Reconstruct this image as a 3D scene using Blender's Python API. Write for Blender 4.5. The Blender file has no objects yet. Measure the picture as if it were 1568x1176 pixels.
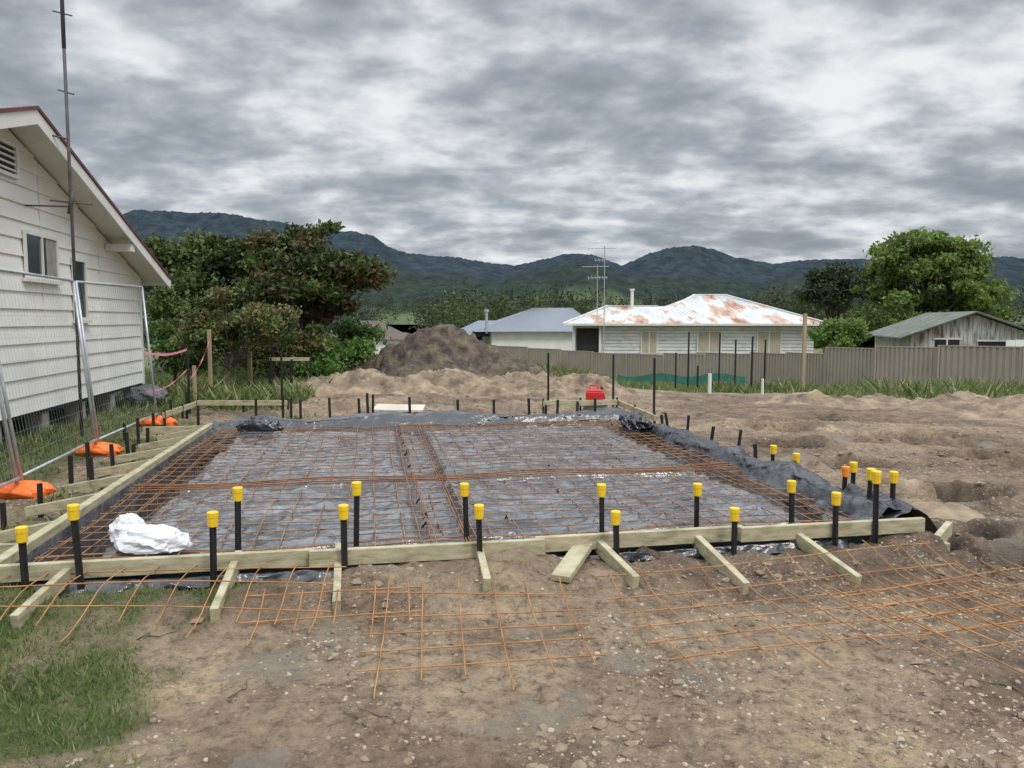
import bpy, math, random
import numpy as np
from mathutils import Vector, Matrix
random.seed(7); rng=np.random.default_rng(11)
scene=bpy.context.scene
EYE=1.65; F=1180.0; PT=math.radians(4.75)
cp,sp=math.cos(PT),math.sin(PT)
# image-pixel helpers
def ray(u,v):
    cx=(u-784)/F; cy=(588-v)/F
    return cx, cp+cy*sp, -sp+cy*cp
def G(u,v,z=0.0):
    x,y,w=ray(u,v); t=(z-EYE)/w
    return (x*t,y*t)
def PV(u,v,d):
    x,y,w=ray(u,v); t=d/y
    return (x*t,d,EYE+w*t)
# ---------------------------------------------------------------- noise
def _h(ix,iy,seed):
    n=(ix.astype(np.int64)*374761393+iy.astype(np.int64)*668265263+seed*974634777)&0xffffffff
    n=((n^(n>>13))*1274126177)&0xffffffff
    n=(n^(n>>16))&0xffffffff
    return n/4294967295.0
def vn(x,y,seed=0):
    x=np.asarray(x,float); y=np.asarray(y,float)
    ix=np.floor(x); iy=np.floor(y); fx=x-ix; fy=y-iy
    fx=fx*fx*(3-2*fx); fy=fy*fy*(3-2*fy)
    a=_h(ix,iy,seed); b=_h(ix+1,iy,seed); c=_h(ix,iy+1,seed); d=_h(ix+1,iy+1,seed)
    return (a*(1-fx)+b*fx)*(1-fy)+(c*(1-fx)+d*fx)*fy
def fbm(x,y,o=4,seed=0,g=.5):
    s=0;a=1;t=0
    for i in range(o):
        s=s+a*vn(x*2**i+i*17.3,y*2**i-i*9.1,seed+i); t+=a; a*=g
    return s/t-.5
def ridged(x,y,o=3,seed=0):
    s=0;a=1;t=0
    for i in range(o):
        s=s+a*(1-np.abs(2*vn(x*2**i+i*7.3,y*2**i+i*3.1,seed+i)-1)); t+=a; a*=.5
    return s/t
def sst(a,b,x):
    t=np.clip((np.asarray(x,float)-a)/(b-a),0,1); return t*t*(3-2*t)
# ---------------------------------------------------------------- mesh helpers
def fast(name,V,Fc,mats,mi=None,smooth=True,attrs=None,parent=None):
    V=np.asarray(V,np.float32); Fc=np.asarray(Fc,np.int32); k=Fc.shape[1]
    me=bpy.data.meshes.new(name); me.vertices.add(len(V)); me.vertices.foreach_set('co',V.ravel())
    me.loops.add(Fc.size); me.loops.foreach_set('vertex_index',Fc.ravel())
    me.polygons.add(len(Fc)); me.polygons.foreach_set('loop_start',np.arange(0,Fc.size,k,dtype=np.int32))
    try: me.polygons.foreach_set('loop_total',np.full(len(Fc),k,np.int32))
    except Exception: pass
    for m in mats: me.materials.append(m)
    if mi is not None: me.polygons.foreach_set('material_index',np.asarray(mi,np.int32))
    me.polygons.foreach_set('use_smooth',np.full(len(Fc),smooth))
    me.update(calc_edges=True)
    if attrs:
        for n,a in attrs.items():
            at=me.attributes.new(n,'FLOAT','POINT'); at.data.foreach_set('value',np.asarray(a,np.float32))
    ob=bpy.data.objects.new(name,me); scene.collection.objects.link(ob)
    if parent: ob.parent=parent
    return ob
def gridfaces(nr,nc):
    i=np.arange(nr-1)[:,None]*nc+np.arange(nc-1)[None,:]
    i=i.ravel(); return np.stack([i,i+1,i+nc+1,i+nc],1)
def empty(name):
    e=bpy.data.objects.new(name,None); e.empty_display_size=.3; scene.collection.objects.link(e); return e
class MB:
    def __init__(s): s.v=[];s.f=[];s.m=[]
    def poly(s,pts,mi=0):
        b=len(s.v); s.v+= [tuple(p) for p in pts]; s.f.append(tuple(range(b,b+len(pts)))); s.m.append(mi)
    def hexa(s,p,mi=0): # 8 pts: bottom 4 ccw, top 4
        b=len(s.v); s.v+=[tuple(q) for q in p]
        for q in ((3,2,1,0),(4,5,6,7),(0,1,5,4),(1,2,6,5),(2,3,7,6),(3,0,4,7)):
            s.f.append(tuple(b+i for i in q)); s.m.append(mi)
    def box(s,x0,x1,y0,y1,z0,z1,mi=0,M=None):
        p=[(x0,y0,z0),(x1,y0,z0),(x1,y1,z0),(x0,y1,z0),(x0,y0,z1),(x1,y0,z1),(x1,y1,z1),(x0,y1,z1)]
        if M: p=[M(*q) for q in p]
        s.hexa(p,mi)
    def beam(s,a,b,w,h,mi=0):
        a=Vector(a);b=Vector(b);d=(b-a).normalized()
        up=Vector((0,0,1)) if abs(d.z)<.95 else Vector((0,1,0))
        sd=d.cross(up).normalized()*(w/2); u=sd.cross(d).normalized()*(h/2)
        s.hexa([a-sd-u,a+sd-u,b+sd-u,b-sd-u,a-sd+u,a+sd+u,b+sd+u,b-sd+u],mi)
    def tube(s,pts,rad,n=6,mi=0,cap=True):
        pts=[Vector(p) for p in pts]
        if not hasattr(rad,'__len__'): rad=[rad]*len(pts)
        b=len(s.v)
        for i,p in enumerate(pts):
            d=(pts[min(i+1,len(pts)-1)]-pts[max(i-1,0)])
            if d.length<1e-9: d=Vector((0,0,1))
            d.normalize()
            r=Vector((1,0,0)) if abs(d.x)<.8 else Vector((0,1,0))
            x=d.cross(r).normalized(); y=d.cross(x)
            for k in range(n):
                t=2*math.pi*k/n; s.v.append(tuple(p+(x*math.cos(t)+y*math.sin(t))*rad[i]))
        for i in range(len(pts)-1):
            for k in range(n):
                k2=(k+1)%n; s.f.append((b+i*n+k,b+i*n+k2,b+(i+1)*n+k2,b+(i+1)*n+k)); s.m.append(mi)
        if cap:
            s.f.append(tuple(b+k for k in range(n))[::-1]); s.m.append(mi)
            e=b+(len(pts)-1)*n; s.f.append(tuple(e+k for k in range(n))); s.m.append(mi)
    def build(s,name,mats,parent=None,smooth=False,bevel=0):
        me=bpy.data.meshes.new(name); me.from_pydata(s.v,[],s.f)
        for m in mats: me.materials.append(m)
        me.polygons.foreach_set('material_index',s.m)
        if smooth: me.polygons.foreach_set('use_smooth',[True]*len(s.f))
        me.update()
        ob=bpy.data.objects.new(name,me); scene.collection.objects.link(ob)
        if parent: ob.parent=parent
        if bevel:
            b=ob.modifiers.new('b','BEVEL'); b.width=bevel; b.segments=1
        return ob
# ---------------------------------------------------------------- materials
def nmat(name,cols,scale=5,rough=.8,bump=0,bscale=None,stretch=(1,1,1),metal=0,spec=.5,detail=5,pos=None,transl=0):
    m=bpy.data.materials.new(name); m.use_nodes=True; nt=m.node_tree; N=nt.nodes; L=nt.links
    bs=N['Principled BSDF']; tc=N.new('ShaderNodeTexCoord'); mp=N.new('ShaderNodeMapping'); mp.inputs['Scale'].default_value=stretch
    L.new(tc.outputs['Object'],mp.inputs[0])
    no=N.new('ShaderNodeTexNoise'); no.inputs['Scale'].default_value=scale; no.inputs['Detail'].default_value=detail; no.inputs['Roughness'].default_value=.6
    L.new(mp.outputs[0],no.inputs['Vector'])
    cr=N.new('ShaderNodeValToRGB'); el=cr.color_ramp.elements
    if pos is None: pos=[.3+.4*i/(max(1,len(cols)-1)) for i in range(len(cols))]
    while len(el)<len(cols): el.new(.5)
    for i,c in enumerate(cols): el[i].position=pos[i]; el[i].color=(*c,1)
    L.new(no.outputs['Fac'],cr.inputs[0]); L.new(cr.outputs[0],bs.inputs['Base Color'])
    bs.inputs['Roughness'].default_value=rough; bs.inputs['Metallic'].default_value=metal; bs.inputs['Specular IOR Level'].default_value=spec
    if bump:
        n2=N.new('ShaderNodeTexNoise'); n2.inputs['Scale'].default_value=bscale or scale*3; n2.inputs['Detail'].default_value=4
        L.new(mp.outputs[0],n2.inputs['Vector'])
        bp=N.new('ShaderNodeBump'); bp.inputs['Strength'].default_value=1; bp.inputs['Distance'].default_value=bump
        L.new(n2.outputs['Fac'],bp.inputs['Height']); L.new(bp.outputs[0],bs.inputs['Normal'])
    if transl:
        tr=N.new('ShaderNodeBsdfTranslucent'); L.new(cr.outputs[0],tr.inputs['Color'])
        mx=N.new('ShaderNodeMixShader'); mx.inputs[0].default_value=transl
        L.new(bs.outputs[0],mx.inputs[1]); L.new(tr.outputs[0],mx.inputs[2]); L.new(mx.outputs[0],N['Material Output'].inputs[0])
    return m
timber=nmat('treated_pine',[(.24,.22,.13),(.40,.36,.23),(.53,.47,.33)],7,.75,.003,60,(1,1,4))
blacksteel=nmat('black_steel',[(.008,.008,.009),(.02,.02,.02)],30,.55)
yellow=nmat('yellow_plastic',[(.80,.50,.015),(.88,.60,.03)],20,.45)
orange=nmat('orange_plastic',[(.80,.14,.02),(.95,.22,.04)],8,.5,.01,12)
orangecap=nmat('orange_cap',[(.85,.25,.02),(.9,.3,.03)],8,.5)
rust=nmat('rusty_steel',[(.14,.065,.03),(.31,.155,.065),(.42,.235,.10)],6,.85)
rustg=nmat('rusty_wire',[(.24,.105,.04),(.40,.19,.07),(.50,.26,.10)],6,.85)
rust2=nmat('rusty_bar',[(.10,.042,.02),(.23,.10,.04),(.32,.155,.06)],7,.85)
plastic=nmat('black_film',[(.012,.013,.016),(.03,.033,.04)],2,.27,.02,9,spec=.9)
film_in=nmat('slab_film',[(.025,.028,.033),(.085,.092,.103),(.15,.162,.18)],2.6,.22,.018,12,spec=1.0,detail=8)
galv=nmat('galvanised_steel',[(.35,.37,.39),(.55,.57,.6)],8,.45,metal=.5)
whitep=nmat('white_paint',[(.68,.67,.62),(.81,.80,.75)],1.2,.6,.001,20)
whitedirty=nmat('weathered_white_boards',[(.55,.54,.52),(.72,.71,.69),(.80,.79,.77)],1.6,.7,stretch=(1,1,3))
trimwhite=nmat('white_trim',[(.62,.61,.57),(.74,.73,.69)],2,.55)
redtrim=nmat('maroon_trim',[(.09,.02,.02),(.14,.035,.03)],3,.5)
glass=nmat('window_glass',[(.03,.04,.045),(.08,.10,.11)],1,.08,spec=.8)
curt=nmat('blind_fabric',[(.36,.32,.24),(.45,.40,.30)],3,.8)
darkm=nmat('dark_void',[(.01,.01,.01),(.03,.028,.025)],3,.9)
concrete=nmat('concrete',[(.22,.21,.19),(.36,.34,.31)],8,.9,.004)
fencem=nmat('beige_fence_steel',[(.29,.25,.20),(.36,.315,.26)],.7,.55)
roofgrey=nmat('grey_roof',[(.15,.17,.20),(.19,.21,.25)],.5,.5)
roofbrown=nmat('brown_tile_roof',[(.08,.055,.045),(.14,.10,.08)],3,.8)
rustroof=nmat('rusted_roof',[(.46,.48,.50),(.60,.62,.64),(.50,.36,.27),(.26,.11,.055)],.55,.6,.01,3,stretch=(1.4,.6,1),pos=[.3,.48,.55,.66])
greenroof=nmat('mossy_roof',[(.16,.19,.16),(.25,.27,.24),(.34,.35,.33)],.9,.7,stretch=(1,3,1))
shedwall=nmat('shed_wall',[(.16,.09,.06),(.38,.36,.33),(.58,.57,.54)],1.6,.85,stretch=(3,3,.5),pos=[.36,.46,.6])
bark=nmat('bark',[(.07,.055,.045),(.16,.13,.10)],5,.95,.02,12,(1,1,.3))
def leafm(n,a,b,t=.25): return nmat(n,[a,b],1.3,.6,transl=t,spec=.25)
lf_dark=leafm('leaf_dark',(.028,.046,.015),(.065,.09,.03))
lf_mid=leafm('leaf_mid',(.065,.10,.025),(.12,.165,.05))
lf_red=leafm('leaf_reddish',(.08,.062,.026),(.14,.10,.045))
lf_light=leafm('leaf_light',(.13,.20,.045),(.22,.30,.08),.35)
lf_bright=leafm('leaf_bright',(.08,.16,.035),(.14,.25,.06),.3)
lf_dry=leafm('leaf_dry',(.15,.14,.05),(.21,.20,.08))
lf_far=leafm('leaf_far',(.035,.05,.035),(.06,.08,.05))
grassm=leafm('grass_blade',(.085,.135,.035),(.17,.22,.07),.25)
grassdry=leafm('grass_dry',(.20,.19,.09),(.28,.26,.14),.2)
moundtan=nmat('tan_soil',[(.11,.082,.058),(.23,.17,.115),(.37,.285,.19)],2.6,.95,.06,9,detail=10,pos=[.34,.5,.68])
moundbrown=nmat('brown_topsoil',[(.04,.032,.026),(.10,.076,.058),(.19,.155,.10)],2.5,.95,.10,7,detail=10,pos=[.34,.5,.72])
stonem=nmat('gravel_stone',[(.22,.17,.125),(.38,.31,.23),(.50,.43,.345)],3,.9)
clodm=nmat('soil_clod',[(.15,.11,.08),(.32,.245,.165)],3,.95,.01,40)
bagm=nmat('white_plastic_bag',[(.72,.73,.75),(.84,.85,.86)],5,.35,.008,15,transl=.2)
redm=nmat('red_plastic',[(.50,.015,.02),(.60,.03,.03)],5,.4)
pink=nmat('pink_tape',[(.80,.18,.32),(.90,.35,.45)],3,.5)
greenm=nmat('green_shadecloth',[(.01,.07,.05),(.02,.13,.09)],5,.8)
ply=nmat('pale_board',[(.50,.44,.36),(.60,.55,.46)],3,.8)
postwood=nmat('timber_post',[(.30,.22,.13),(.42,.32,.20)],4,.85,stretch=(1,1,.3))
# ---------------------------------------------------------------- site geometry
FL=np.array([-2.95,4.35]); AN=math.radians(10.4)
E1=np.array([math.cos(AN),math.sin(AN)]); E2=np.array([-math.sin(AN),math.cos(AN)])
SW,SD=5.75,6.1
def S(a,b,z=0): p=FL+E1*a+E2*b; return (p[0],p[1],z)
def ab(x,y): rx=x-FL[0]; ry=y-FL[1]; return rx*E1[0]+ry*E1[1], rx*E2[0]+ry*E2[1]
def frontrise(a,b): return sst(-.75,-.25,b)*sst(.2,-.02,b)*sst(-1.6,-1.0,a)*sst(SW+.6,SW,a)
def base_z(x,y):
    s=.02+.055*sst(-2,8,x)
    yy=np.clip(y,14,46); t=yy-14; t=t*t/(t+2.0)
    z=-s*t
    z=z-.03*np.clip(y-46,0,200)
    return np.maximum(z,-8)
def grass_mask(x,y):
    n=fbm(x*.8,y*.8,4,5)
    n2=fbm(x*3,y*3,3,9)
    a=sst(-.1,.35,(-1.58-x)+n*.9+n2*.6)*sst(.15,-.2,y-4.95-.18*(x+2.95)+n*.3)
    b=sst(0,.5,(-4.45-.18*(y-7.05))-x+n*1.2)*sst(3,5,y)
    b2=.75*sst(-3.0,-3.6,x)*sst(-.05,.12,n)*sst(4.5,6,y)*sst(14,12,y)
    c=sst(0,.8,(-3.2-x)+n*2.5-(22-y)*.12)*sst(13.5,14.5,y+n)
    d=sst(0,2,y-21.5-n*9-np.clip(4-x,0,20)*1.2)
    e=sst(8.0,9.0,x+n*2)*sst(13.8,16,y+n*4)*sst(-.08,.06,n)*.9
    g=np.maximum.reduce([a,b,b2,c,d,e])
    return g*np.clip(.85+n2*1.3,0,1)
pits=[(1205,683,.38,.26),(1185,656,.55,.34),(1300,712,.38,.24),(1455,757,.42,.26),(1440,815,.36,.20),(1535,862,.36,.22),(1130,658,.4,.2),(985,880,.10,.07),(1400,835,.25,.1),(1520,705,.5,.28),(1390,672,.55,.3),(1250,640,.6,.3)]
pits=[(*G(u,v),a,b) for u,v,a,b in pits]
def terr(x,y):
    z=base_z(x,y); r=np.hypot(x,y)
    near=np.clip(1-r/90,0,1)
    g=grass_mask(x,y)
    n1=fbm(x*.45,y*.45,4,1); n2=fbm(x*2.2,y*2.2,4,2); n3=fbm(x*11,y*11,3,3); n4=fbm(x*5,y*5,3,8)
    rough=1-.6*g
    z=z+near*(n1*.12*sst(2,7,r)+n2*.08*rough+np.maximum(n4,0)*.06*rough+n3*.032*rough)
    q=(x-2.2)*.35+y
    rut=sst(1.5,4,x)*sst(8.0,10,y)*sst(24,18,y)
    rr=ridged(x*.25+3,q*1.3,2,8)
    z=z-rut*.13*rr+rut*.06
    back=sst(11.8,12.6,y)*sst(19,17,y)*sst(4,2,x)
    z=z+back*(n4*.16+n2*.1)
    dk=np.zeros_like(x)
    for px,py,a,b in pits:
        w=((x-px)/a)**2+((y-py)/b)**2; w=w*(1+n2*1.2)
        z=z-.38*np.exp(-w**2)+.08*np.exp(-(np.sqrt(np.abs(w))-1.4)**2*7)*(.6+2*np.maximum(n4,-.3))
        dk=np.maximum(dk,np.exp(-w**1.5))
    a,b=ab(x,y)
    ins=np.minimum.reduce([a,SW-a,b,SD-b])
    fr=frontrise(a,b)
    z=z+fr*(.115+.12*n2+.05*n4)
    oth=np.exp(-((ins+.35)/.3)**2)*(ins<0)*(b>.1)
    z=z+oth*(.04+n2*.12)
    z=np.where(ins>-.03,np.minimum(z,.0)-.75*sst(-.03,.05,ins)*(ins>-.03),z)
    return z,g,dk,n1,n2,rut*rr,ins
# ---------------------------------------------------------------- ground
def build_ground():
    A=np.concatenate([np.radians(np.linspace(-180,-46,50,endpoint=False)),np.radians(np.linspace(-46,46,560)),np.radians(np.linspace(46,180,51)[1:])])
    R=[.6]
    while R[-1]<20: R.append(R[-1]*1.006)
    while R[-1]<70: R.append(R[-1]*1.013)
    while R[-1]<7000: R.append(R[-1]*1.06)
    R=np.array([0.0]+R); rr,aa=np.meshgrid(R,A,indexing='ij')
    x=(rr*np.sin(aa)).ravel(); y=(rr*np.cos(aa)).ravel()
    z,g,dk,n1,n2,rut,ins=terr(x,y)
    wet=np.clip(sst(-.03,.13,fbm(x*.6+4,y*.6,5,21))*.9+sst(.45,.8,rut)*1.0+.5*sst(2,4.5,x)*sst(4.5,6,y)*sst(24,19,y)*sst(-.25,.1,fbm(x*.8,y*1.4,4,33))+.3*sst(4,2,y)*sst(-.1,.1,fbm(x*2,y*2,4,27))+.35*sst(11.5,13,y)*sst(20,17,y),0,1)
    wet=wet*np.clip(1-2.2*np.maximum(n2,0),.25,1)
    wet=np.clip(wet+.40*sst(-1.0,-.2,ins)*(ins<0)*sst(-.15,.1,n2),0,1)
    clay=np.zeros_like(x)
    for u,v,a,b in [(1055,960,.09,.14),(1085,1040,.08,.18),(425,1035,.18,.07),(1160,930,.10,.06),(1250,745,.5,.15),(1210,730,.3,.3)]:
        px,py=G(u,v); w=((x-px)/a)**2+((y-py)/b)**2; clay=np.maximum(clay,np.exp(-w*(1+n2*5)))
    clay=sst(.25,.8,clay)*.7
    V=np.stack([x,y,z],1); Fc=gridfaces(len(R),len(A))
    return V,Fc,dict(grass=g,wet=wet,clay=clay,pit=dk)
def ground_mat():
    m=bpy.data.materials.new('ground_soil'); m.use_nodes=True; nt=m.node_tree; N=nt.nodes; L=nt.links; bs=N['Principled BSDF']
    tc=N.new('ShaderNodeTexCoord')
    def noise(s,d=6,r=.6):
        n=N.new('ShaderNodeTexNoise'); n.inputs['Scale'].default_value=s; n.inputs['Detail'].default_value=d; n.inputs['Roughness'].default_value=r
        L.new(tc.outputs['Object'],n.inputs['Vector']); return n.outputs['Fac']
    def ramp(i,st):
        c=N.new('ShaderNodeValToRGB'); el=c.color_ramp.elements
        while len(el)<len(st): el.new(.5)
        for k,(p,col) in enumerate(st): el[k].position=p; el[k].color=(*col,1)
        L.new(i,c.inputs[0]); return c.outputs[0]
    def mix(f,a,b,bt='MIX'):
        x=N.new('ShaderNodeMix'); x.data_type='RGBA'; x.blend_type=bt
        if isinstance(f,float): x.inputs[0].default_value=f
        else: L.new(f,x.inputs[0])
        for s,i in ((a,6),(b,7)):
            if isinstance(s,tuple): x.inputs[i].default_value=(*s,1)
            else: L.new(s,x.inputs[i])
        return x.outputs[2]
    def attr(n):
        a=N.new('ShaderNodeAttribute'); a.attribute_name=n; return a.outputs['Fac']
    def math_(op,a,b):
        x=N.new('ShaderNodeMath'); x.operation=op
        for s,i in ((a,0),(b,1)):
            if isinstance(s,(int,float)): x.inputs[i].default_value=s
            else: L.new(s,x.inputs[i])
        x.use_clamp=(op=='MULTIPLY'); return x.outputs[0]
    big=ramp(noise(1.1,8,.68),[(.34,(.22,.155,.105)),(.46,(.33,.245,.17)),(.55,(.42,.32,.22)),(.67,(.54,.405,.25))])
    fine=ramp(noise(13,8,.8),[(.34,(.30,.28,.26)),(.5,(1,1,1)),(.68,(1.45,1.42,1.35))])
    c=mix(1.0,big,fine,'MULTIPLY')
    vo=N.new('ShaderNodeTexVoronoi'); vo.inputs['Scale'].default_value=75; vo.inputs['Randomness'].default_value=1; L.new(tc.outputs['Object'],vo.inputs['Vector'])
    vs=N.new('ShaderNodeSeparateColor'); L.new(vo.outputs['Color'],vs.inputs[0])
    st=ramp(vs.outputs[0],[(.78,(0,0,0)),(.86,(1,1,1))])
    patch=ramp(noise(3.1,5),[(.42,(.05,.05,.05)),(.6,(.7,.7,.7))])
    gravel=mix(vs.outputs[1],(.24,.185,.135),(.52,.44,.34))
    wetc=mix(ramp(noise(6,7,.75),[(.35,(0,0,0)),(.65,(1,1,1))]),(.075,.052,.038),(.26,.19,.14))
    c=mix(math_('MULTIPLY',attr('wet'),.9),c,wetc)
    c=mix(math_('MULTIPLY',st,patch),c,gravel)
    c=mix(math_('MULTIPLY',attr('clay'),.8),c,mix(noise(9,6,.75),(.20,.17,.135),(.42,.37,.30)))
    c=mix(math_('MULTIPLY',attr('pit'),.9),c,(.05,.037,.028))
    gr=ramp(noise(2.5,6),[(.3,(.055,.085,.025)),(.5,(.10,.14,.045)),(.7,(.18,.19,.08))])
    gm=math_('MULTIPLY',attr('grass'),ramp(noise(9,4),[(.35,(.6,.6,.6)),(.5,(1,1,1))]))
    c=mix(gm,c,gr)
    L.new(c,bs.inputs['Base Color']); bs.inputs['Specular IOR Level'].default_value=.2
    rg=N.new('ShaderNodeMapRange'); L.new(attr('clay'),rg.inputs[0]); rg.inputs[3].default_value=.95; rg.inputs[4].default_value=.75
    L.new(rg.outputs[0],bs.inputs['Roughness'])
    h=math_('ADD',noise(20,7,.78),math_('MULTIPLY',noise(90,3),.35))
    vd=math_('MULTIPLY',math_('SUBTRACT',.5,vo.outputs['Distance']),.35)
    h=math_('ADD',h,vd)
    bp=N.new('ShaderNodeBump'); bp.inputs['Distance'].default_value=.042; bp.inputs['Strength'].default_value=1; L.new(h,bp.inputs['Height']); L.new(bp.outputs[0],bs.inputs['Normal'])
    return m
V,Fc,at=build_ground(); fast('ground',V,Fc,[ground_mat()],attrs=at)
def gz(x,y):
    return float(terr(np.array([x],float),np.array([y],float))[0][0])
# ---------------------------------------------------------------- stones
def stones(name,n,smin,smax,mat,seed,ymax=11,per=.0006,thr=.0):
    r=np.random.default_rng(seed)
    phi=(1+5**.5)/2
    iv=np.array([(-1,phi,0),(1,phi,0),(-1,-phi,0),(1,-phi,0),(0,-1,phi),(0,1,phi),(0,-1,-phi),(0,1,-phi),(phi,0,-1),(phi,0,1),(-phi,0,-1),(-phi,0,1)])/1.9
    fc=np.array([(0,11,5),(0,5,1),(0,1,7),(0,7,10),(0,10,11),(1,5,9),(5,11,4),(11,10,2),(10,7,6),(7,1,8),(3,9,4),(3,4,2),(3,2,6),(3,6,8),(3,8,9),(4,9,5),(2,4,11),(6,2,10),(8,6,7),(9,8,1)])
    y=2.3+(r.random(n)**1.5)*ymax; x=(r.random(n)*2-1)*(y*.72+.3)
    z,g,dk,n1,n2,rut,ins=terr(x,y)
    k=(ins<-.12)&(g<.3)&(fbm(x*1.2,y*1.2,4,40)*1.6+r.random(n)*.5-.25>thr)
    x,y,z=x[k],y[k],z[k]; n=len(x)
    s=smin+(smax-smin)*r.random(n)**3.5+per*y
    q=iv[None]*s[:,None,None]*(1+.7*(r.random((n,12,1))-.5))*np.stack([1+.6*r.random(n),1+.6*r.random(n),.6+.25*r.random(n)],1)[:,None,:]
    a=r.random(n)*6.28; ca,sa=np.cos(a)[:,None],np.sin(a)[:,None]
    X=q[...,0]*ca-q[...,1]*sa+x[:,None]; Y=q[...,0]*sa+q[...,1]*ca+y[:,None]; Z=q[...,2]+z[:,None]
    Vv=np.stack([X,Y,Z],2).reshape(-1,3); Ff=(fc[None]+12*np.arange(n)[:,None,None]).reshape(-1,3)
    fast(name,Vv,Ff,[mat],smooth=False)
stones('gravel_stones',24000,.002,.010,stonem,1,per=.0004)
stones('soil_clods',11000,.004,.024,clodm,2,14,thr=-.1)
# ---------------------------------------------------------------- grass
def grass():
    P=[]
    for (x0,x1,y0,y1,n,h) in [(-4,-1.0,1.8,5.2,60000,.026),(-9,-3.0,5,16,52000,.055),(-14,0,13.5,28,34000,.16),(3,24,18,44,46000,.18),(6,14,13,18,14000,.08),(-12,3,24,34,9000,.3)]:
        x=x0+rng.random(n)*(x1-x0); y=y0+rng.random(n)*(y1-y0)
        z,g,dk,n1,n2,rut,ins=terr(x,y)
        k=(g>rng.random(n)*.8+.15)&(ins<-.1)
        hh=h*(.5+rng.random(n))*(1+1.2*np.clip(fbm(x*.6,y*.6,2,77)*4,0,2))
        P.append(np.stack([x,y,z,hh],1)[k])
    P=np.concatenate(P); n=len(P)
    a=rng.random(n)*6.28; w=P[:,3]*.07+.0012+.0003*P[:,1]; le=P[:,3]*(.3+.8*rng.random(n)); b=rng.random(n)*6.28
    v0=P[:,:3].copy(); v0[:,0]-=np.cos(a)*w; v0[:,1]-=np.sin(a)*w; v0[:,2]-=.01
    v1=P[:,:3].copy(); v1[:,0]+=np.cos(a)*w; v1[:,1]+=np.sin(a)*w; v1[:,2]-=.01
    v2=P[:,:3].copy(); v2[:,0]+=np.cos(b)*le; v2[:,1]+=np.sin(b)*le; v2[:,2]+=P[:,3]*.8
    Vv=np.stack([v0,v1,v2],1).reshape(-1,3)
    fast('grass',Vv,np.arange(3*n).reshape(-1,3),[grassm,grassdry],(rng.random(n)>.75).astype(int),smooth=False)
grass()
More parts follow.
